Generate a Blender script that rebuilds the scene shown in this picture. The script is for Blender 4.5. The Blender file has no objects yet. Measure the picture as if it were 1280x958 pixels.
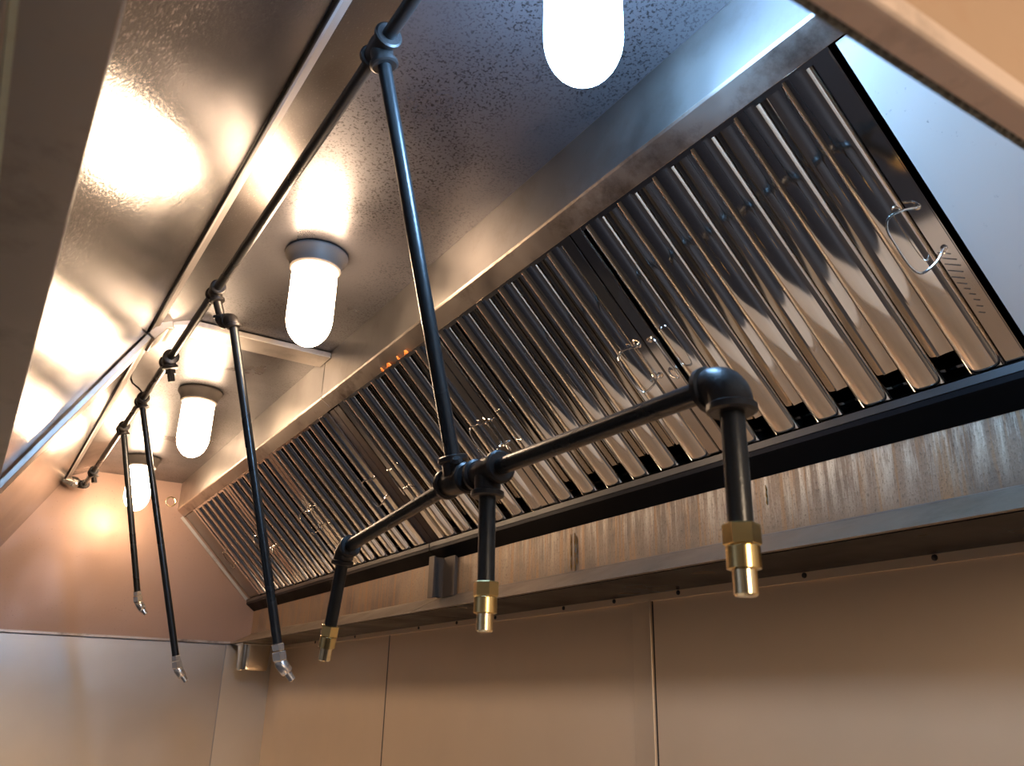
import bpy, math, random
from mathutils import Vector, Matrix
random.seed(7)
H = 1.75                      # eye height; all layout below is measured from the eye: x along the hood, y to the back wall, z up
C = bpy.context.scene.collection
SC = bpy.context.scene
V = Vector

# ------------------------------------------------------------------ materials
def newmat(name):
    m = bpy.data.materials.new(name); m.use_nodes = True
    nt = m.node_tree; nt.nodes.clear()
    out = nt.nodes.new('ShaderNodeOutputMaterial'); b = nt.nodes.new('ShaderNodeBsdfPrincipled')
    nt.links.new(b.outputs[0], out.inputs[0])
    return m, nt, b
def node(nt, typ, **kw):
    n = nt.nodes.new(typ)
    for k, v in kw.items():
        if k in n.inputs: n.inputs[k].default_value = v
        else: setattr(n, k, v)
    return n
def coords(nt, scale=(1, 1, 1), rot=(0, 0, 0)):
    tc = nt.nodes.new('ShaderNodeTexCoord'); mp = nt.nodes.new('ShaderNodeMapping')
    mp.inputs['Scale'].default_value = scale; mp.inputs['Rotation'].default_value = rot
    nt.links.new(tc.outputs['Object'], mp.inputs[0]); return mp.outputs[0]
def noise(nt, vec, scale, detail=3, rough=.55):
    n = nt.nodes.new('ShaderNodeTexNoise'); n.inputs['Scale'].default_value = scale
    n.inputs['Detail'].default_value = detail; n.inputs['Roughness'].default_value = rough
    nt.links.new(vec, n.inputs['Vector']); return n.outputs['Fac']
def ramp(nt, fac, stops):
    r = nt.nodes.new('ShaderNodeValToRGB'); e = r.color_ramp.elements
    while len(e) < len(stops): e.new(.5)
    for i, (p, c) in enumerate(stops):
        e[i].position = p; e[i].color = (c[0], c[1], c[2], 1) if not isinstance(c, (int, float)) else (c, c, c, 1)
    nt.links.new(fac, r.inputs[0]); return r.outputs[0]
def mix(nt, fac, a, b, mode='MIX'):
    m = nt.nodes.new('ShaderNodeMix'); m.data_type = 'RGBA'; m.blend_type = mode
    for s, v in ((m.inputs[0], fac), (m.inputs[6], a), (m.inputs[7], b)):
        if hasattr(v, 'links'): nt.links.new(v, s)
        elif isinstance(v, (int, float)): s.default_value = v
        else: s.default_value = (*v, 1)
    return m.outputs[2]
def bump(nt, b, facs):
    prev = None
    for fac, strength, dist in facs:
        n = nt.nodes.new('ShaderNodeBump'); n.inputs['Strength'].default_value = strength; n.inputs['Distance'].default_value = dist
        nt.links.new(fac, n.inputs['Height'])
        if prev: nt.links.new(prev, n.inputs['Normal'])
        prev = n.outputs[0]
    nt.links.new(prev, b.inputs['Normal'])

def steel(name, col=(.55, .53, .5), rough=.32, brush=None, brush_amt=.15, wave=.0, wave_scale=3., var=.12, dirt=None, dirt_amt=.5, speck=None, metal=1., rvar=.1, speck_fine=0., dark=None):
    m, nt, b = newmat(name)
    P = coords(nt)
    big = noise(nt, P, 2.3, 4)
    c = ramp(nt, big, [(.25, tuple(x * (1 - var) for x in col)), (.75, tuple(min(1, x * (1 + var)) for x in col))])
    rf = ramp(nt, noise(nt, P, 5, 4), [(.3, max(.02, rough - rvar)), (.7, rough + rvar)])
    if dirt:
        d = ramp(nt, noise(nt, P, 9, 8, .7), [(.52, 0.), (.72, dirt_amt)])
        c = mix(nt, d, c, dirt)
    if speck:      # speck = (scale, threshold, colour, amount)
        s = noise(nt, P, speck[0], 5, .7)
        patch = noise(nt, P, 3.1, 2)
        mul = nt.nodes.new('ShaderNodeMath'); mul.operation = 'MULTIPLY'
        nt.links.new(ramp(nt, s, [(speck[1], 0.), (speck[1] + .05, 1.)]), mul.inputs[0])
        nt.links.new(ramp(nt, patch, [(.4, .1), (.62, speck[3])]), mul.inputs[1])
        c = mix(nt, mul.outputs[0], c, speck[2])
    nt.links.new(c, b.inputs['Base Color']); nt.links.new(rf, b.inputs['Roughness'])
    b.inputs['Metallic'].default_value = metal
    fx = []
    if brush: fx.append((noise(nt, coords(nt, brush), 1., 3, .6), brush_amt, .0006))
    if wave: fx.append((noise(nt, P, wave_scale, 2), wave, .02))
    if speck_fine: fx.append((noise(nt, P, 260, 2), speck_fine, .0006))
    if fx: bump(nt, b, fx)
    return m
M = {}
M['ceiling'] = steel('hood_ceiling_steel', (.145, .14, .15), .36, metal=.75, var=.1, speck=(210, .535, (.02, .016, .014), .9), speck_fine=.12, wave=.05)
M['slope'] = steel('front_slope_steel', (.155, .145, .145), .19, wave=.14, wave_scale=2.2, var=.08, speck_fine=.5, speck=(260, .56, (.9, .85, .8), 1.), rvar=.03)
M['strip'] = steel('shaded_strip_steel', (.075, .064, .06), .36, wave=.05, speck=(260, .6, (.4, .38, .35), .3), speck_fine=.3)  # dark base holds the shade where lamp light is blocked
M['band'] = steel('brushed_band_steel', (.29, .27, .25), .4, brush=(3, 260, 260), brush_amt=.2, wave=.06, dirt=(.12, .08, .05), dirt_amt=.25)
M['rail'] = steel('greasy_rail_steel', (.42, .36, .31), .36, wave=.1, wave_scale=14, dirt=(.06, .03, .02), dirt_amt=.8, var=.2)
M['end'] = steel('end_panel_steel', (.30, .20, .155), .45, metal=.6, brush=(200, 3, 200), brush_amt=.1, speck=(150, .62, (.06, .04, .03), .5), var=.06)
M['ridge'] = steel('ridge_steel', (.5, .46, .43), .5, metal=.75)
M['lip'] = steel('grey_lip_steel', (.42, .40, .37), .42, dirt=(.1, .08, .05), dirt_amt=.5, var=.15, metal=.7)
M['rear_lip'] = steel('rear_lip_steel', (.20, .165, .13), .45, dirt=(.08, .06, .04), dirt_amt=.6, var=.15, metal=.6, speck_fine=.2)
M['bead'] = steel('pale_rolled_edge', (.5, .58, .5), .5, dirt=(.3, .2, .15), dirt_amt=.8, metal=.3)
M['outer'] = steel('outer_side_steel', (.56, .40, .28), .5, var=.12, dirt=(.45, .2, .1), dirt_amt=.3, metal=.1)
M['hem'] = steel('folded_hem', (.9, .74, .64), .5, dirt=(.12, .08, .05), dirt_amt=.6, metal=.35)
M['grime'] = steel('grimy_edge', (.1, .1, .09), .6, speck=(400, .5, (.6, .62, .55), .9), metal=.2, speck_fine=.8)
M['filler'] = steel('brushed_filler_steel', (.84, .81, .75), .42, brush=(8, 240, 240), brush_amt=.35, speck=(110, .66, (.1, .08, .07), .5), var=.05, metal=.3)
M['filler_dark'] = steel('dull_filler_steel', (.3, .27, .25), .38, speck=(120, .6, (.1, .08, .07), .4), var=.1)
M['joint'] = steel('joint_cover_steel', (.5, .46, .42), .42, var=.12, dirt=(.1, .08, .06), dirt_amt=.4)
M['filter'] = steel('polished_baffle_steel', (.85, .82, .77), .06, var=.05, rvar=.02)
M['frame'] = steel('polished_frame_steel', (.76, .72, .67), .09, var=.08, rvar=.03)
M['wire'] = steel('bright_wire', (.8, .78, .74), .12)
M['black'] = steel('black_trough', (.006, .006, .007), .4, metal=0., var=.3)  # near-black, for the trough and the plenum
M['black'].node_tree.nodes['Principled BSDF'].inputs['Specular IOR Level'].default_value = .05
M['trim_dark'] = steel('dark_trough_rim', (.03, .027, .025), .4, metal=.3)
M['under'] = steel('shaded_lip_underside', (.022, .02, .022), .35, var=.4, wave=.15, wave_scale=1.5)  # shade below the rear lip put into a near-black base
M['post'] = steel('dull_post_steel', (.09, .065, .045), .55, metal=.2)
M['spacer'] = steel('crusted_spacer', (.08, .055, .045), .55, dirt=(.03, .02, .02), dirt_amt=.9, metal=.4, speck_fine=.6)
M['pipe'] = steel('black_iron_pipe', (.035, .037, .038), .3, metal=.55, var=.3, speck_fine=.4, rvar=.08)
M['fitting'] = steel('cast_iron_fitting', (.04, .036, .034), .36, metal=.5, var=.3, speck_fine=.5)
M['brass'] = steel('brass', (.78, .6, .27), .24, dirt=(.2, .12, .05), dirt_amt=.4)
M['brass_tip'] = steel('bright_brass', (.95, .78, .5), .2)
M['chrome'] = steel('dull_chrome', (.8, .76, .7), .22, dirt=(.35, .25, .18), dirt_amt=.3, metal=.85)
M['lampbase'] = steel('grey_lamp_base', (.2, .175, .155), .6, metal=.2)
M['wall'] = steel('brushed_wall_steel', (.84, .63, .41), .36, brush=(500, 500, 6), brush_amt=.3, wave=.12, wave_scale=1.6, var=.06, rvar=.04, metal=.35)
M['wall_side'] = steel('side_wall_steel', (.46, .42, .37), .36, wave=.25, wave_scale=2.4, var=.07, rvar=.06)
M['corner'] = steel('corner_steel', (.56, .52, .46), .36, var=.06, rvar=.03, metal=.8)
M['wall_strip'] = steel('wall_strip_steel', (.9, .68, .45), .36, metal=.5)
M['cup'] = steel('cup_steel', (.6, .55, .46), .22)
M['grease'] = steel('amber_grease', (.22, .10, .02), .12, metal=0.)
M['screw'] = steel('dark_screw', (.05, .04, .035), .5, metal=.3)
M['rust'] = steel('rust_orange', (.6, .16, .02), .7, metal=0., var=.4)

def grime_face():     # stained face below the trough: run marks from a dripping gutter, stronger towards one end
    m, nt, b = newmat('drip_stained_steel')
    tc = nt.nodes.new('ShaderNodeTexCoord'); sep = nt.nodes.new('ShaderNodeSeparateXYZ'); nt.links.new(tc.outputs['Object'], sep.inputs[0])
    drip = noise(nt, coords(nt, (46, 1, 3.5)), 1.6, 6, .7)
    blot = noise(nt, coords(nt, (1, 1, 1)), 7, 5, .6)
    fine = noise(nt, coords(nt, (1, 1, .5)), 330, 2, .6)
    base = ramp(nt, blot, [(.3, (.13, .10, .08)), (.7, (.32, .23, .15))])
    pale = ramp(nt, drip, [(.46, 0.), (.62, 1.)])
    # pale mineral runs hang from the trough and fade out above the fold
    mr = nt.nodes.new('ShaderNodeMapRange'); mr.inputs[1].default_value = H + .27 - H; mr.inputs[2].default_value = .36
    nt.links.new(sep.outputs[2], mr.inputs[0])
    mx = nt.nodes.new('ShaderNodeMapRange'); mx.inputs[1].default_value = -2.2; mx.inputs[2].default_value = -.7; nt.links.new(sep.outputs[0], mx.inputs[0])
    ma = nt.nodes.new('ShaderNodeMath'); ma.operation = 'MULTIPLY'; nt.links.new(pale, ma.inputs[0]); nt.links.new(mr.outputs[0], ma.inputs[1])
    mb = nt.nodes.new('ShaderNodeMath'); mb.operation = 'MULTIPLY'; nt.links.new(ma.outputs[0], mb.inputs[0]); nt.links.new(mx.outputs[0], mb.inputs[1])
    c = mix(nt, mb.outputs[0], base, (.62, .55, .42))
    run = noise(nt, coords(nt, (30, 1, 1.2)), 1.9, 4, .7)
    c = mix(nt, ramp(nt, run, [(.52, 0.), (.6, .55)]), c, (.33, .17, .06))
    dk = ramp(nt, fine, [(.55, 0.), (.68, .5)]); c = mix(nt, dk, c, (.07, .05, .03))
    nt.links.new(c, b.inputs['Base Color'])
    b.inputs['Metallic'].default_value = .45
    nt.links.new(ramp(nt, blot, [(.3, .32), (.7, .5)]), b.inputs['Roughness'])
    bump(nt, b, [(fine, .5, .001), (drip, .3, .001)])
    return m
M['stain'] = grime_face()

def glow(name, col, strength):
    m, nt, b = newmat(name)
    b.inputs['Base Color'].default_value = (.8, .8, .8, 1); b.inputs['Roughness'].default_value = .3
    b.inputs['Emission Color'].default_value = (*col, 1); b.inputs['Emission Strength'].default_value = strength
    return m
WARM = (1., .70, .45); COOL = (.30, .58, 1.)
M['warm_globe'] = glow('frosted_globe_warm', WARM, 30)
M['cool_globe'] = glow('frosted_globe_cool', COOL, 66)

def tile_mat(name, c1, c2, scale, rough):
    m, nt, b = newmat(name)
    br = nt.nodes.new('ShaderNodeTexBrick'); br.offset = 0; br.inputs['Scale'].default_value = scale
    br.inputs['Color1'].default_value = (*c1, 1); br.inputs['Color2'].default_value = (*c1, 1); br.inputs['Mortar'].default_value = (*c2, 1)
    br.inputs['Brick Width'].default_value = .5; br.inputs['Row Height'].default_value = .5; br.inputs['Mortar Size'].default_value = .01
    nt.links.new(coords(nt), br.inputs[0]); nt.links.new(br.outputs[0], b.inputs['Base Color']); b.inputs['Roughness'].default_value = rough
    return m
M['floor'] = tile_mat('quarry_tile', (.05, .055, .075), (.04, .04, .05), 3, .45)
M['room'] = tile_mat('painted_room_wall', (.34, .36, .42), (.3, .32, .36), 2, .6)
M['room_ceiling'] = tile_mat('room_ceiling_tile', (.55, .5, .46), (.4, .38, .36), 1.6, .8)

# ------------------------------------------------------------------ mesh tools
class MB:
    def __init__(s): s.v = []; s.f = []; s.sm = []
    def add(s, vs, fs, smooth=False):
        o = len(s.v); s.v += [V(p) for p in vs]; s.f += [[i + o for i in f] for f in fs]; s.sm += [smooth] * len(fs); return s
    def box(s, a, b):
        (x0, y0, z0), (x1, y1, z1) = a, b
        return s.add([(x0, y0, z0), (x1, y0, z0), (x1, y1, z0), (x0, y1, z0), (x0, y0, z1), (x1, y0, z1), (x1, y1, z1), (x0, y1, z1)],
                     [(0, 3, 2, 1), (4, 5, 6, 7), (0, 1, 5, 4), (1, 2, 6, 5), (2, 3, 7, 6), (3, 0, 4, 7)])
    def prism(s, prof, x0, x1, smooth=False, axis='x'):      # closed outline in (y,z) swept along x, or in (x,z) along y
        n = len(prof)
        P = (lambda t, p: (t, p[0], p[1])) if axis == 'x' else (lambda t, p: (p[0], t, p[1]))
        vs = [P(x0, p) for p in prof] + [P(x1, p) for p in prof]
        s.add(vs, [(i, (i + 1) % n, n + (i + 1) % n, n + i) for i in range(n)], smooth)
        o = len(s.v) - 2 * n
        s.f += [[o + i for i in reversed(range(n))], [o + n + i for i in range(n)]]; s.sm += [False, False]; return s
    def sheet(s, pts, x0, x1, t, side=1, nx=1):      # folded sheet metal: polyline in (y,z), thickness t to its left (side 1) or right
        L = []
        for i, p in enumerate(pts):
            d = V((0, 0))
            if i > 0: d += (V(pts[i]) - V(pts[i - 1])).normalized()
            if i < len(pts) - 1: d += (V(pts[i + 1]) - V(pts[i])).normalized()
            d.normalize(); n = V((-d.y, d.x)) * side * t
            L.append((p[0] + n.x, p[1] + n.y))
        return s.prism(list(pts) + L[::-1], x0, x1)
    def tube(s, pts, r, seg=16, cap=True):
        pts = [V(p) for p in pts]; n = len(pts); rs = r if isinstance(r, (list, tuple)) else [r] * n
        t0 = (pts[1] - pts[0]).normalized(); u = t0.orthogonal().normalized(); rings = []
        for i in range(n):
            t = (pts[min(i + 1, n - 1)] - pts[max(i - 1, 0)])
            t = t.normalized() if t.length > 1e-9 else t0
            u = (u - t * u.dot(t)).normalized(); w = t.cross(u)
            rings.append([pts[i] + (u * math.cos(2 * math.pi * k / seg) + w * math.sin(2 * math.pi * k / seg)) * rs[i] for k in range(seg)])
        vs = [p for R in rings for p in R]
        fs = [(i * seg + k, i * seg + (k + 1) % seg, (i + 1) * seg + (k + 1) % seg, (i + 1) * seg + k) for i in range(n - 1) for k in range(seg)]
        s.add(vs, fs, seg > 8)
        if cap:
            o = len(s.v) - n * seg
            s.f += [[o + k for k in reversed(range(seg))], [o + (n - 1) * seg + k for k in range(seg)]]; s.sm += [False, False]
        return s
    def lathe(s, p, d, prof, seg=24):      # prof: (distance along d, radius)
        p = V(p); d = V(d).normalized(); P2 = []; R2 = []
        u = d.orthogonal().normalized(); w = d.cross(u)
        vs = [p + d * a + (u * math.cos(2 * math.pi * k / seg) + w * math.sin(2 * math.pi * k / seg)) * max(r, 1e-4) for a, r in prof for k in range(seg)]
        n = len(prof)
        s.add(vs, [(i * seg + k, i * seg + (k + 1) % seg, (i + 1) * seg + (k + 1) % seg, (i + 1) * seg + k) for i in range(n - 1) for k in range(seg)], seg > 8)
        o = len(s.v) - n * seg
        s.f += [[o + k for k in reversed(range(seg))], [o + (n - 1) * seg + k for k in range(seg)]]; s.sm += [False, False]
        return s
    def mesh(s, name, mat, origin=V((0, 0, 0))):
        me = bpy.data.meshes.new(name)
        me.from_pydata([tuple(p - V(origin)) for p in s.v], [], s.f)
        me.polygons.foreach_set('use_smooth', s.sm)
        me.materials.append(mat); me.validate(); me.update()
        import bmesh
        b = bmesh.new(); b.from_mesh(me); bmesh.ops.recalc_face_normals(b, faces=b.faces[:]); b.to_mesh(me); b.free()
        if any(s.sm): me.set_sharp_from_angle(angle=math.radians(30))
        return me
def part(name, mb, mat, parent=None, origin=None, label=None, auto=True):
    """mesh in world coordinates (layout frame); origin = position of the object in the layout frame"""
    og = V(origin) if origin is not None else V((0, 0, 0))
    par = getattr(parent, 'name', None)
    o = bpy.data.objects.new(name, mb.mesh(name, M[mat] if isinstance(mat, str) else mat, og))
    C.objects.link(o)
    if parent:
        o.parent = parent; o.location = og - ORG[parent.name]
    else: o.location = og + V((0, 0, H))
    ORG[o.name] = og
    if label: o['label'] = label
    return o
ORG = {}
def bev(o, w=.0015, seg=2):
    m = o.modifiers.new('bevel', 'BEVEL'); m.width = w; m.segments = seg; m.limit_method = 'ANGLE'; m.angle_limit = math.radians(35); m.harden_normals = False
    return o
def thing(name, label, cat, loc, group=None):
    o = bpy.data.objects.new(name, None); C.objects.link(o); o.empty_display_size = .05
    o.location = V(loc) + V((0, 0, H)); ORG[o.name] = V(loc); o['label'] = label; o['category'] = cat
    if group: o['group'] = group
    return o
def tag(o, label, cat, group=None):
    o['label'] = label; o['category'] = cat
    if group: o['group'] = group
    return o
def struct(name, mb, mat):
    o = part(name, mb, mat); o['kind'] = 'structure'; return o

# ------------------------------------------------------------------ layout numbers (y, z measured from the eye)
E = -3.85            # far end of the hood
R = -.132            # near end of the hood
S0, S1 = -2.087, -2.083      # the joint between the two hood sections
ZL = .222            # bottom of the hood
WALLY = 1.19
FLOOR = -H
P_A = (.25, .85); P_CF = (.335, .887); P_CB = (.696, .887); P_M = (.696, .769); P_T = (.728, .742)
FB = (1.06, .412)    # bottom of filter plane
FACEY = 1.085

# ------------------------------------------------------------------ the room
struct('wall_back', MB().box((E - .3, WALLY + .004, FLOOR), (3.2, WALLY + .16, 1.25)), 'room')
wl = struct('wall_left', MB().box((E - .16, -1.2, FLOOR), (E - .012, WALLY + .004, 1.25)), 'room')
part('cladding_panel', MB().box((E - .012, -1.2, FLOOR), (E - .008, .985, ZL - .004)), 'wall_side', wl)
part('cladding_panel', MB().box((E - .012, .988, FLOOR), (E - .007, WALLY + .004, ZL - .004)), 'corner', wl)
struct('wall_front', MB().box((-8, -4.0, FLOOR), (3.2, -3.9, 1.25)), 'room')
struct('wall_right', MB().box((3.2, -4.0, FLOOR), (3.3, WALLY + .16, 1.25)), 'room')
struct('floor', MB().box((-8, -4.0, FLOOR - .1), (3.3, WALLY + .16, FLOOR)), 'floor')
struct('ceiling', MB().box((-8, -4.0, 1.25), (3.3, WALLY + .16, 1.35)), 'room_ceiling')
# steel sheets on the back wall, with the flange strip of the hood screwed over their tops
xs = [E - .006, -2.622, -1.399, -1.342, 0.35, 3.0]
for i, (a, b) in enumerate(((xs[0], -2.622), (-2.618, -1.402), (-1.338, .35))):
    bev(part('cladding_panel', MB().box((a, WALLY, FLOOR), (b, WALLY + .004, ZL - .014)), 'wall', bpy.data.objects['wall_back']))
bev(part('joint_cover', MB().box((-1.401, WALLY - .003, FLOOR), (-1.348, WALLY + .004, ZL - .013)).box((-1.348, WALLY - .006, FLOOR), (-1.341, WALLY + .004, ZL - .013)), 'wall_strip', bpy.data.objects['wall_back']), .001)
part('panel_gap', MB().box((-2.6225, WALLY - .0004, FLOOR), (-2.6175, WALLY + .003, ZL - .014)), 'screw', bpy.data.objects['wall_back'])
part('panel_gap', MB().box((-1.3412, WALLY - .0004, FLOOR), (-1.3375, WALLY + .003, ZL - .014)), 'screw', bpy.data.objects['wall_back'])
tr = struct('trim_1', MB().box((E, WALLY - .0050, ZL - .016), (R, WALLY, ZL + .02)), 'wall')
for x in (-.714, -.949, -1.256, -1.456, -1.643, -1.95, -2.16, -2.4, -2.9, -3.3, -.45):
    part('screw', MB().lathe((x, WALLY - .0050, ZL - .007), (0, -1, 0), [(0, .0048), (.002, .0045), (.0035, .002)], 10), 'screw', tr)

# ------------------------------------------------------------------ the two hood sections
def hood(x0, x1, label, far):
    t = thing('exhaust_hood', label, 'exhaust hood', ((x0 + x1) / 2, .55, ZL))
    p = lambda n, mb, mt, lb=None: part(n, mb, mt, t, label=lb)
    p('ceiling_panel', MB().sheet([P_CF, P_CB], x0, x1, .002, 1), 'ceiling')
    bev(p('recessed_strip', MB().sheet([P_A, P_CF], x0, x1, .002, 1), 'strip', 'strip between the front panel and the ceiling panel, shade painted into its colour'))
    # front panel: slope down to the gutter lip
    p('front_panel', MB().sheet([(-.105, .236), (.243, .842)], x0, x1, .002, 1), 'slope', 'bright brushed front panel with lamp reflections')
    bev(p('folded_ridge', MB().sheet([(.2375, .8225), (.2465, .8385), (.2580, .8450)], x0, x1, .0025, 1), 'ridge', 'pale folded edge of the front panel'), .0006)
    p('ridge_seam', MB().tube([(x0, .2365, .8235), (x1, .2365, .8235)], .0022, 8), 'screw')
    bev(p('front_lip', MB().sheet([(-.105, .236), (-.105, ZL), (-.031, ZL)], x0, x1, .002, -1).box((x0, -.029, ZL), (x1, .003, ZL + .012)), 'lip'))
    p('rolled_edge', MB().tube([(x0, -.0305, ZL + .002), (x1, -.0305, ZL + .002)], .0035, 8), 'bead')
    p('outer_front', MB().box((x0, -.112, ZL), (x1, -.107, .9)), 'lip')
    # rear: band under the ceiling, filter rail
    bev(p('band_panel', MB().sheet([P_CB, (P_M[0], P_M[1])], x0, x1, .002, 1), 'band'), .0006)
    bev(p('top_rail', MB().sheet([(P_M[0] - .001, P_M[1]), (P_M[0] + .002, P_M[1] - .004), P_T], x0, x1, .0025, 1), 'rail', 'upper filter rail with grease and rust along its edge'), .0008)
    # trough under the filters
    tr_ = MB()
    tr_.sheet([(FB[0] - .012, FB[1] + .000), (FB[0] - .012, FB[1] - .019), (FACEY - .0005, .366)], x0, x1, .002, 1)
    p('grease_trough', tr_, 'black')
    p('trough_rim', MB().box((x0, FB[0] - .0135, FB[1] - .010), (x1, FB[0] - .0115, FB[1] + .0015)), 'trim_dark')
    p('lip_underside', MB().box((x0, 1.004, ZL - .0015), (x1, WALLY - .004, ZL)), 'under', 'underside of the rear lip, its shade painted near black')
    p('rear_panel', MB().sheet([(FACEY, .372), (FACEY, .268)], x0, x1, .002, 1), 'stain', 'stained steel face with greasy drip marks below the trough')
    xj = -2.165 if far else x1
    bev(p('rear_lip', MB().sheet([(FACEY + .002, .274), (FACEY - .003, .268), (1.000, ZL + .002), (1.002, ZL), (WALLY - .001, ZL)], x0, x1, .002, 1), 'rear_lip'), .0006)
    # plenum behind the filters
    p('plenum_back', MB().sheet([(WALLY - .003, .37), (WALLY - .003, .885), (P_CB[0] + .004, .885)], x0, x1, .002, -1), 'black')
    return t
far_hood = hood(E, S0, 'far section of the steel exhaust hood, beyond the cross joint, meeting the side wall', True)
near_hood = hood(S1, R, 'near section of the steel exhaust hood, on this side of the cross joint', False)
p = lambda t, n, mb, mt, lb=None: part(n, mb, mt, t, label=lb)
# end panels (trapezoid seen from the side)
prof = [(-.112, ZL), (WALLY - .004, ZL), (WALLY - .004, .9), (-.112, .9)]
p(far_hood, 'end_panel', MB().prism(prof, E - .0055, E), 'end')
p(far_hood, 'end_lip', MB().box((E - .001, -.1, ZL), (E + .0035, 1.0, ZL + .010)), 'rail')
p(far_hood, 'conduit_ring', MB().tube([(E + .004, .662 + .020 * math.cos(a * math.pi / 8), .80 + .020 * math.sin(a * math.pi / 8)) for a in range(17)], .003, 8), 'brass_tip')
bev(p(near_hood, 'end_panel', MB().prism(prof, R + .001, R + .0135), 'outer', 'outer side panel, orange brown and out of focus'), .002)
bev(p(near_hood, 'end_hem', MB().box((R, -.112, ZL - .0015), (R + .0145, WALLY - .004, ZL + .011)), 'hem'), .003, 3)
p(near_hood, 'grimy_edge', MB().tube([(R + .0005, -.11, ZL), (R + .0005, WALLY - .01, ZL)], .0022, 8), 'grime')
# filler plates beside the filters
def filler(t, x0, x1, mt, lb, w=.0):
    n = V((0, -.7071, -.7071)) * w
    a = (FB[0] - .004 + n.y, FB[1] + .004 + n.z); b = (P_T[0] + .002 + n.y, P_T[1] - .002 + n.z + .001)
    bev(p(t, 'filler_plate', MB().sheet([a, b], x0, x1, .002, -1), mt, lb), .0008)
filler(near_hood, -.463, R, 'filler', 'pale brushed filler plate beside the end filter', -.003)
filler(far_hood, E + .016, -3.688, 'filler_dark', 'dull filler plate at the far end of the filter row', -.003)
filler(near_hood, S1, -2.050, 'spacer', 'dark crusted spacer plate', -.004)
filler(far_hood, -2.119, S0, 'spacer', 'dark crusted spacer plate', -.004)
p(far_hood, 'corner_angle', MB().sheet([(FB[0] - .01, FB[1] + .006), (P_T[0] - .006, P_T[1] + .002)], E, E + .004, .012, 1), 'lip')
# rust flakes on the rail and runs of grease on the stained face
for x, w in ((-1.715, .022), (-1.745, .010), (-1.62, .018), (-1.655, .008)):
    m = MB()
    y0 = P_T[0] - .010; k = .7071
    m.add([(x + w * a, P_T[0] - .002 - d * k, P_T[1] - .002 + d * k - .0012) for a, d in ((0, 0), (.35, .002), (.7, -.001), (1, .001), (.9, .008), (.5, .011), (.15, .007))] +
          [(x + w * a, P_T[0] - .002 - d * k - .0015, P_T[1] - .002 + d * k - .0027) for a, d in ((.05, .001), (.35, .003), (.7, 0), (.95, .002), (.85, .007), (.5, .010), (.2, .006))],
          [tuple(range(7)), tuple(range(13, 6, -1))] + [(i, (i + 1) % 7, 7 + (i + 1) % 7, 7 + i) for i in range(7)])
    p(near_hood, 'rust_patch', m, 'rust', 'orange rust flake at the edge of the filter rail')
for x, z1, z0 in ((-1.476, .352, .274), (-1.462, .352, .270), (-1.455, .345, .283), (-.928, .352, .318)):
    pts = [(x + .0006 * math.sin(k * 1.7 + x * 9), FACEY - .001, z1 + (z0 - z1) * k / 9) for k in range(10)]
    p(near_hood, 'grease_run', MB().tube(pts, [.0006 + .0005 * (k % 3) for k in range(10)], 8), 'grease')
# cross joint cover: runs over the ceiling, down the recessed strip and down the front panel
jt = thing('joint_cover', 'pale steel strip covering the joint between the two hood sections', 'trim strip', (-2.085, .2, .5))
jx0, jx1 = -2.125, -2.04
bev(p(jt, 'ceiling_strip', MB().sheet([(.262, .868), (.335, .885), (.6955, .885)], jx0, jx1, .016, -1), 'joint'), .002)
sd = V((.348, .606)).normalized(); sn = V((sd.y, -sd.x))
a = V((-.100, .240)) + sn * .001; b = V((.240, .834)) + sn * .001
bev(p(jt, 'front_strip', MB().sheet([tuple(a), tuple(b)], jx0, jx1, .014, -1), 'joint'), .002)
bev(p(jt, 'end_cap', MB().sheet([(.232, .822), (.262, .862), (.285, .869)], jx0 - .008, jx1 + .008, .024, -1), 'joint', 'bent cap at the corner of the strip'), .003)
# post on the stained face below the trough
bev(tag(part('joint_post', MB().box((-2.055, 1.040, .266), (-2.049, FACEY, .372)).box((-2.06, 1.036, .262), (-2.03, 1.041, .372)).box((-2.049, 1.075, .266), (-1.985, FACEY, .372)), 'post', origin=(-2.05, 1.06, .27)),
        'short grey steel channel post between trough and rear lip at the joint', 'post'), .0008)

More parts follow.
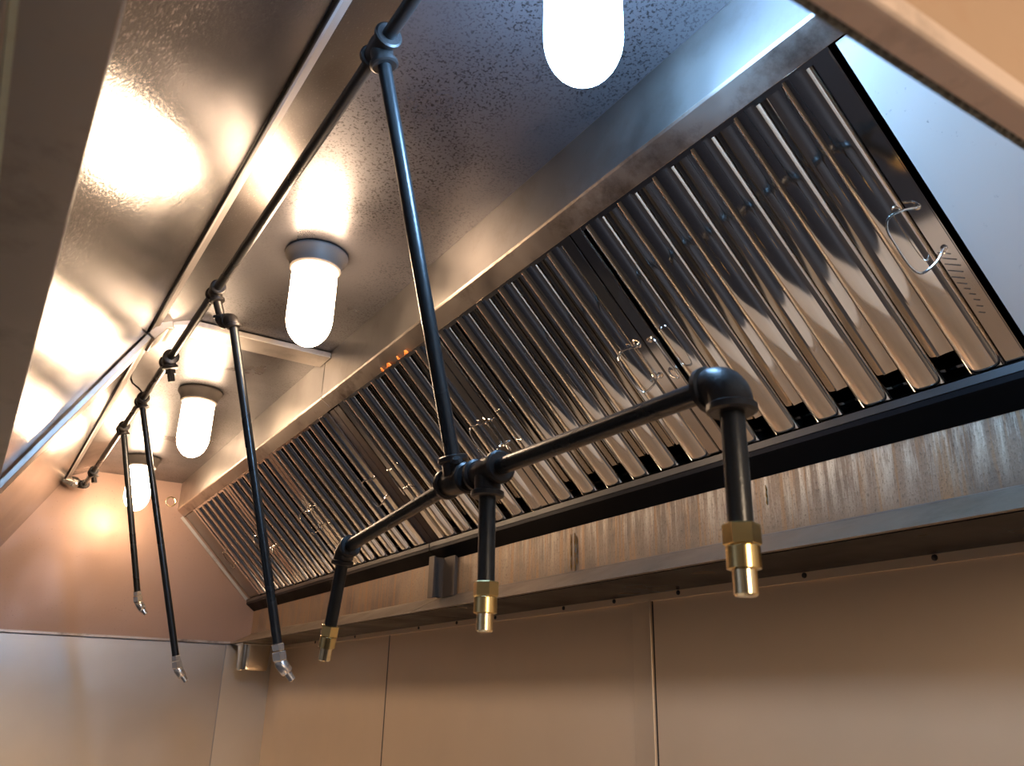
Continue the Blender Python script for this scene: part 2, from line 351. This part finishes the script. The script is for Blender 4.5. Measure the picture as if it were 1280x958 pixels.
# ------------------------------------------------------------------ baffle filters
FL = .466            # visible length of a filter up the slope
def filter_proto():
    """local frame: x along the hood, y up the slope, z out of the filter towards the room"""
    W = .260
    fr = MB()
    for s in (-1, 1):
        x0, x1 = sorted((s * W, s * (W - .026)))
        fr.box((x0, 0, -.040), (x1, FL + .006, 0))
        fr.box((x0 + .0015, .012, -.0), (x1 - .0015, FL - .004, .0012))
    fr.box((-W, 0, -.040), (W, .010, .0)); fr.box((-W, FL - .006, -.040), (W, FL + .006, -.001))
    fr.box((-W, -.003, .0), (W, .003, .0035))
    fr.box((-W + .01, .004, -.041), (W - .01, .012, -.039))
    bf = []
    n = 6; pitch = .082; x = -pitch * (n - 1) / 2
    for i in range(n):          # front baffles: rounded inverted channels
        xc = x + i * pitch; m = MB(); w = .0245; pr = []
        for k in range(25):
            a = math.pi * k / 24
            cx = math.cos(a); cz = math.sin(a)
            pr.append((xc + w * math.copysign(abs(cx) ** .75, cx), -.012 + .0135 * cz ** .85))
        inner = [(xc + (q[0] - xc) * .93, q[1] - .0018) for q in pr]
        pr2 = [(xc + w * .93, -.024)] + [(xc + w, -.024)] + pr + [(xc - w, -.024), (xc - w * .93, -.024)] + inner[::-1]
        mm = MB(); mm.prism(pr2, .004, FL - .002, True, 'y'); bf.append(mm)
    rr = []
    for i in range(n + 1):      # rear baffles: concave channels that close the gaps from behind
        xc = x + (i - .5) * pitch; m = MB(); w = .0275
        if i in (0, n): w = .018; xc += .012 if i == 0 else -.012
        pr = [(xc + w * math.cos(math.pi * k / 10), -.020 - .015 * math.sin(math.pi * k / 10)) for k in range(11)]
        pr2 = [(xc + w, -.014)] + pr + [(xc - w, -.014)] + [(xc - w - .0012, -.014)] + [(q[0] + (q[0] - xc) * .05, q[1] - .0016) for q in pr[::-1]] + [(xc + w + .0012, -.014)]
        mm = MB(); mm.prism(pr2, .036 if 0 < i < n else .012, FL - .002, True, 'y'); rr.append(mm)
        # small drain nub on the bottom rail beneath each gap
        fr.lathe((xc - .007, .000, .003), (0, 0, 1), [(0, .0032), (.0018, .0028), (.0028, .001)], 10)
        fr.lathe((xc + .007, .000, .003), (0, 0, 1), [(0, .0032), (.0018, .0028), (.0028, .001)], 10)
    return fr, bf, rr
fr, bf, rr = filter_proto()
fr_me = fr.mesh('frame', M['frame'])
bf_me = [b.mesh('baffle', M['filter']) for b in bf]; rr_me = [b.mesh('rear_baffle', M['filter']) for b in rr]
def handle_me(s):
    x = s * (.260 - .013); yc = FL * .46; m = MB()
    ix = -s * .034
    pts = [(x, yc - .032, -.004), (x, yc - .032, .006), (x + ix * .25, yc - .040, .016), (x + ix * .8, yc - .044, .026), (x + ix, yc - .030, .030), (x + ix * 1.03, yc, .030),
           (x + ix, yc + .026, .028), (x + ix * .75, yc + .038, .022), (x + ix * .25, yc + .036, .014), (x, yc + .030, .006), (x, yc + .030, -.004)]
    # smooth the wire
    P = [V(q) for q in pts]; Q = []
    for i in range(len(P) - 1):
        p0 = P[max(i - 1, 0)]; p1 = P[i]; p2 = P[i + 1]; p3 = P[min(i + 2, len(P) - 1)]
        for k in range(4):
            t = k / 4
            Q.append(.5 * ((2 * p1) + (p2 - p0) * t + (2 * p0 - 5 * p1 + 4 * p2 - p3) * t * t + (3 * p1 - p0 - 3 * p2 + p3) * t ** 3))
    Q.append(P[-1])
    m.tube(Q, .0017, 8)
    for yy in (yc - .032, yc + .030): m.lathe((x, yy, .0005), (0, 0, 1), [(0, .0048), (.0018, .0044), (.0022, .003)], 10)
    return m.mesh('handle', M['wire'])
h_me = [handle_me(1), handle_me(-1)]
labels = ['polished baffle filter nearest the camera, beside the pale brushed filler plate',
          'polished baffle filter second from the near end of the row, behind the bar of pipe',
          'polished baffle filter just on the near side of the crusted spacer',
          'polished baffle filter just beyond the crusted spacer',
          'polished baffle filter second from the far end of the row',
          'polished baffle filter at the far end beside the dull filler plate']
fx = [-.731, -1.253, -1.775, -2.380, -2.902, -3.424]
for i, (x, lb) in enumerate(zip(fx, labels)):
    t = thing('baffle_filter', lb, 'grease filter', (x, FB[0], FB[1]), 'baffle filters')
    t.rotation_euler = (math.radians(135), 0, math.radians(random.uniform(-.15, .15)))
    for nm, me in [('frame', fr_me)] + [('baffle', q) for q in bf_me] + [('rear_baffle', q) for q in rr_me] + [('handle', q) for q in h_me]:
        o = bpy.data.objects.new(nm, me); C.objects.link(o); o.parent = t

m = MB()  # short diagonal ridges on the right rail of the nearest filter
for k in range(11):
    y = .176 - k * .009; w = .004 + .006 * math.sin(math.pi * min(1, (k + 2) / 8)); xo = .245 + .002 * math.sin(k)
    m.tube([(xo - w, y + w * .5, .0014), (xo + w * .6, y - w * .5, .0016)], .0007, 6)
o = bpy.data.objects.new('stamped_mark', m.mesh('stamped_mark', M['wire'])); C.objects.link(o); o.parent = bpy.data.objects['baffle_filter']

# ------------------------------------------------------------------ suppression pipework
PY, PZ = .309, .81
dd = V((0, math.sin(math.radians(15.2)), -math.cos(math.radians(15.2))))
pw = thing('suppression_pipework', 'black iron fire suppression pipework with tees, drops and nozzles under the hood', 'pipework', (-2, PY, PZ))
def pp(n, mb, mt, lb=None, parent=None): return part(n, mb, mt, parent or pw, label=lb)
RP = .0092
def collar(m, c, d, r=.0165, w=.010):
    c = V(c); d = V(d).normalized()
    m.lathe(c - d * w / 2, d, [(0, r * .86), (w * .2, r), (w * .8, r), (w, r * .86)], 20); return m
def straight(a, b, r=RP): return MB().tube([V(a), V(b)], r, 20)
def tee(c, run, branch, r=.0135, L=.021, B=.022):
    c = V(c); run = V(run).normalized(); branch = V(branch).normalized(); m = MB()
    m.tube([c - run * L, c - run * L * .4, c, c + run * L * .4, c + run * L], [r * .95, r, r * 1.08, r, r * .95], 20)
    m.tube([c, c + branch * B], [r, r * .95], 20)
    for q, d in ((c - run * L, run), (c + run * L, run), (c + branch * B, branch)): collar(m, q, d, r * 1.22, .008)
    return m
def elbow(c, d1, d2, r=.0135, L=.021):
    """corner at c; openings towards d1 and d2"""
    c = V(c); d1 = V(d1).normalized(); d2 = V(d2).normalized(); m = MB()
    a = c + d1 * L; b = c + d2 * L
    pts = [a * (1 - t) ** 2 + c * 2 * t * (1 - t) + b * t * t for t in [k / 8 for k in range(9)]]
    m.tube(pts, [r * .97] + [r * 1.06] * 7 + [r * .97], 20)
    collar(m, a, d1, r * 1.2, .008); collar(m, b, d2, r * 1.2, .008); return m
X = V((1, 0, 0)); DN = V((0, 0, -1))
mp = lambda x: V((x, PY, PZ))
pp('main_pipe', straight(mp(-.20), mp(-3.79)), 'pipe')
# near end turns up through the hood ceiling
pp('elbow_fitting', elbow(mp(-.19), (-1, 0, 0), (0, 0, 1)), 'fitting')
pp('riser_pipe', straight(mp(-.19) + V((0, 0, .02)), mp(-.19) + V((0, 0, .10))), 'pipe')
# far end turns towards the front panel
pp('elbow_fitting', elbow(mp(-3.80), X, (0, -1, .15), .0155, .026), 'fitting')
pp('end_coupling', MB().lathe(mp(-3.80) + V((0, -.02, .003)), (0, -1, .15), [(0, .018), (.012, .024), (.03, .024), (.045, .016), (.06, .012)], 20), 'chrome', 'grey coupling at the end of the main pipe')
# tees on the main pipe
pp('tee_fitting', tee(mp(-.84), X, dd, .0155, .024, .026), 'fitting')
pp('tee_fitting', tee(mp(-1.69), X, dd), 'fitting')
m = tee(mp(-2.155), X, dd, .0165, .024, .02); m.lathe(mp(-2.155) + dd * .028, dd, [(0, .014), (.012, .014)], 6); m.lathe(mp(-2.155) + dd * .04, dd, [(0, .009), (.018, .009), (.02, .006)], 8)
pp('plugged_tee', m, 'fitting', 'tee closed with a hexagonal plug')
pp('tee_fitting', tee(mp(-2.527), X, dd, .0145, .022), 'fitting')
pp('tee_fitting', tee(mp(-2.85), X, dd, .0145, .022), 'fitting')
m = tee(mp(-3.528), X, dd, .0145, .022, .018); m.lathe(mp(-3.528) + dd * .024, dd, [(0, .011), (.02, .011)], 6)
pp('plugged_tee', m, 'fitting', 'tee closed with a hexagonal plug')
# hanger rod and clamp near the fourth tee
m = MB().tube([(-2.50, .262, .868), (-2.50, .272, .846), (-2.50, .292, .834), (-2.50, .302, .824)], .0025, 8)
m.tube([V((-2.50, PY, PZ)) + V((0, .0125 * math.cos(a * math.pi / 8), .0125 * math.sin(a * math.pi / 8))) for a in range(17)], .0028, 8)
pp('pipe_hanger', m, 'fitting')
# strut to the bar of three nozzles
TA = V((-.842, .454, .243)); TB = V((-.771, .454, .240)); CR = V((-.414, .454, .233)); CL = V((-1.182, .455, .211))
s_top = mp(-.84) + dd * .03
up = (s_top - TA).normalized()
pp('drop_pipe', straight(s_top, TA + up * .03), 'pipe')
rd = (CR - CL).normalized()
m = tee(TA, (TB - TA), up, .0150, .024, .026); m.lathe(TA + V((.012, -.006, .012)), (.6, -.5, .6), [(0, .008), (.012, .0075), (.015, .004)], 8)
pp('tee_fitting', m, 'fitting')
pp('tee_fitting', tee(TB, (CR - TB), DN, .0150, .024, .026), 'fitting')
pp('bar_pipe', straight(TB, CR), 'pipe'); pp('bar_pipe', straight(CL, TA), 'pipe'); pp('bar_pipe', straight(TA, TB), 'pipe')
pp('elbow_fitting', elbow(CR, (CL - CR), DN, .0160, .022), 'fitting')
ld = V((-.028, 0, -.106)).normalized()
pp('elbow_fitting', elbow(CL, (CR - CL), ld, .0135, .02), 'fitting')
def brass_nozzle(top, end, d):
    d = V(d).normalized()
    pp('nozzle_pipe', straight(top, end), 'pipe')
    n = pp('nozzle', MB().lathe(V(end) - d * .001, d, [(0, .0128), (.001, .0135), (.0145, .0135), (.0155, .0125)], 6).lathe(V(end) + d * .0145, d, [(0, .0115), (.001, .0122), (.0162, .0122), (.017, .0100)], 24), 'brass', 'brass nozzle')
    pp('nozzle_tip', MB().lathe(V(end) + d * .031, d, [(0, .0088), (.017, .0088), (.0185, .0075)], 24), 'brass_tip', 'bright brass tip', n)
brass_nozzle(CR + DN * .02, V((-.414, .454, .123)), DN)
brass_nozzle(TB + DN * .025, V((-.768, .454, .119)), DN)
brass_nozzle(CL + ld * .018, CL + ld * .112, ld)
def swivel_nozzle(top, end):
    top = V(top); end = V(end); d = (end - top).normalized()
    pp('drop_pipe', straight(top, end), 'pipe')
    n = pp('nozzle', MB().lathe(end - d * .001, d, [(0, .0115), (.001, .0125), (.0115, .0125), (.0135, .0105)], 6).lathe(end + d * .014, d, [(0, .0138), (.0015, .0142), (.0155, .0142), (.022, .009)], 6), 'chrome', 'dull chrome nozzle with a swivel joint')
    q = end + d * .034; d2 = V((.12, .64, -.76)).normalized()
    pp('swivel_joint', MB().lathe(q - d2 * .009, d2, [(0, .004), (.004, .0095), (.009, .0110), (.012, .012), (.030, .0120), (.034, .010)], 20), 'chrome', None, n)
    pp('nozzle_tip', MB().lathe(q + d2 * .025, d2, [(0, .0072), (.016, .0066), (.018, .004)], 16), 'chrome', None, n)
# second drop: tee, short nipple, offset through two elbows, long drop
e1 = V((-1.712, .3385, .748)); e2 = V((-1.669, .347, .748))
pp('nipple_pipe', straight(mp(-1.69) + dd * .02, e1), 'fitting')
pp('elbow_fitting', elbow(e1, (mp(-1.69) - e1), (e2 - e1), .0135, .018), 'fitting')
pp('elbow_fitting', elbow(e2, (e1 - e2), dd, .0135, .018), 'fitting')
swivel_nozzle(e2 + dd * .016, V((-1.669, .524, .101)))
swivel_nozzle(mp(-2.527) + dd * .02, V((-2.527, .515, .107)))
swivel_nozzle(mp(-2.85) + dd * .02, V((-2.85, .4385, .303)))

# ------------------------------------------------------------------ lamps
LAMPY = .475
def lamp(x, mat, label, r=.047):
    t = thing('hood_lamp', label, 'lamp', (x, LAMPY, P_CB[1]), 'jar lamps under the hood ceiling')
    bev(pp2(t, 'base_ring', MB().lathe((x, LAMPY, P_CB[1] - .001), DN, [(0, .064), (.004, .066), (.010, .064), (.022, .056), (.036, .054), (.040, .050)], 40), 'lampbase'), .001)
    prof = [(.034, r * .93), (.040, r * .97), (.055, r), (.15, r)] + [(.15 + .062 * math.sin(a * math.pi / 24), r * math.cos(a * math.pi / 24)) for a in range(1, 12)]
    pp2(t, 'globe', MB().lathe((x, LAMPY, P_CB[1]), DN, prof, 40), mat)
def pp2(t, n, mb, mt): return part(n, mb, mt, t)
lamp(-.617, 'cool_globe', 'glowing cool white jar lamp nearest the camera at the top of the picture')
lamp(-1.552, 'warm_globe', 'glowing warm jar lamp on the near side of the cross joint')
lamp(-2.570, 'warm_globe', 'glowing warm jar lamp just beyond the cross joint')
lamp(-3.500, 'warm_globe', 'glowing warm jar lamp at the far end, behind the thin drop pipes')

# ------------------------------------------------------------------ grease cup under the rear corner
def cup():
    c = V((-3.715, 1.068, .112)); rx, ry, h = .055, .06, .106
    t = thing('grease_cup', 'small steel grease cup hanging under the far rear corner of the hood', 'grease cup', (c.x, c.y, c.z))
    def ring(sx, sy, z, n=32, e=.42):
        return [(c.x + sx * math.copysign(abs(math.cos(2 * math.pi * k / n)) ** e, math.cos(2 * math.pi * k / n)), c.y + sy * math.copysign(abs(math.sin(2 * math.pi * k / n)) ** e, math.sin(2 * math.pi * k / n)), z) for k in range(n)]
    levels = [(rx * .80, ry * .80, c.z), (rx * .90, ry * .90, c.z + .004), (rx * .94, ry * .94, c.z + .014), (rx, ry, c.z + h), (rx * .96, ry * .96, c.z + h), (rx * .88, ry * .88, c.z + .012)]
    vs = [q for L in levels for q in ring(*L)]; n = 32
    m = MB().add(vs, [(i * n + k, i * n + (k + 1) % n, (i + 1) * n + (k + 1) % n, (i + 1) * n + k) for i in range(len(levels) - 1) for k in range(n)], True)
    m.f += [[k for k in reversed(range(n))], [(len(levels) - 1) * n + k for k in range(n)]]; m.sm += [False, False]
    part('cup_body', m, 'cup', t)
    bev(part('rim', MB().box((c.x - rx - .004, c.y - ry - .004, c.z + h - .004), (c.x + rx + .004, c.y + ry + .004, c.z + h + .002)), 'cup', t), .001)
cup()

# ------------------------------------------------------------------ cooking line under the hood (seen only as reflections in the baffles)
M['counter'] = steel('worn_counter_steel', (.80, .66, .52), .16, wave=.12, wave_scale=3, metal=.55)
glow_free = steel('white_board', (.85, .80, .72), .35, metal=0., var=.05)
M['board'] = glow_free
ct = thing('cooking_counter', 'stainless steel cooking counter standing under the hood against the back wall', 'counter', (-1.9, .7, FLOOR))
bev(part('worktop', MB().box((-3.7, .22, -.89), (-.2, 1.18, -.85)), 'counter', ct), .004)
part('board_bracket', MB().box((-3.5, .02, -.90), (-.4, .24, -.886)), 'counter', ct)
part('cabinet', MB().box((-3.68, .28, FLOOR + .12), (-.22, 1.16, -.89)), 'counter', ct)
bev(tag(part('reflector_board', MB().box((-3.5, .0, -.885), (-.4, .20, -.852)), glow_free, origin=(-1.9, .1, -.885)), 'unseen white cutting board, added for bright streaks in the filters', 'cutting board'), .006)  # unseen board, added so the baffles reflect bright streaks
for x in (-3.6, -2.5, -1.4, -.3):
    for y in (.34, 1.1): part('leg', MB().lathe((x, y, FLOOR), (0, 0, 1), [(0, .025), (.02, .02), (.125, .018)], 16), 'counter', ct)

# ------------------------------------------------------------------ light, world, camera
def area(name, loc, size, energy, col, rot=(0, 0, 0)):
    l = bpy.data.lights.new(name, 'AREA'); l.shape = 'RECTANGLE'; l.size, l.size_y = size; l.energy = energy; l.color = col
    o = bpy.data.objects.new(name, l); C.objects.link(o); o.location = V(loc) + V((0, 0, H)); o.rotation_euler = rot; return o
area('kitchen_fill', (-1.6, -3.0, 1.22), (1.2, .6), 14, (.72, .82, 1))  # added cool fill: lifts hem and front lip, tints the baffle reflections
area('kitchen_light_b', (2.9, -.1, .75), (.9, 1.2), 44, (1, .74, .5), (0, math.radians(90), 0))
w = bpy.data.worlds.new('world'); SC.world = w; w.use_nodes = True
w.node_tree.nodes['Background'].inputs[0].default_value = (.9, .8, .7, 1); w.node_tree.nodes['Background'].inputs[1].default_value = .05

cd = bpy.data.cameras.new('camera'); cam = bpy.data.objects.new('camera', cd); C.objects.link(cam); SC.camera = cam
rt = V((.536995, .843338, .020453)); upv = V((.292933, -.209151, .932977)); fw = V((-.791092, .495012, .359354))
mw = Matrix.Identity(4)
for i in range(3): mw[i][0] = rt[i]; mw[i][1] = upv[i]; mw[i][2] = -fw[i]
mw[2][3] = H; cam.matrix_world = mw
cd.sensor_width = 36; cd.lens = 1046.71 * 36 / 1280; cd.clip_start = .01
cd.dof.use_dof = True; cd.dof.focus_distance = 1.7; cd.dof.aperture_fstop = 14

SC.view_settings.view_transform = 'Standard'; SC.view_settings.look = 'None'; SC.view_settings.gamma = 1
SC.view_settings.exposure = .95; SC.view_settings.use_curve_mapping = False
SC.cycles.use_denoising = True
SC.cycles.max_bounces = 12; SC.cycles.glossy_bounces = 8; SC.cycles.sample_clamp_indirect = 12
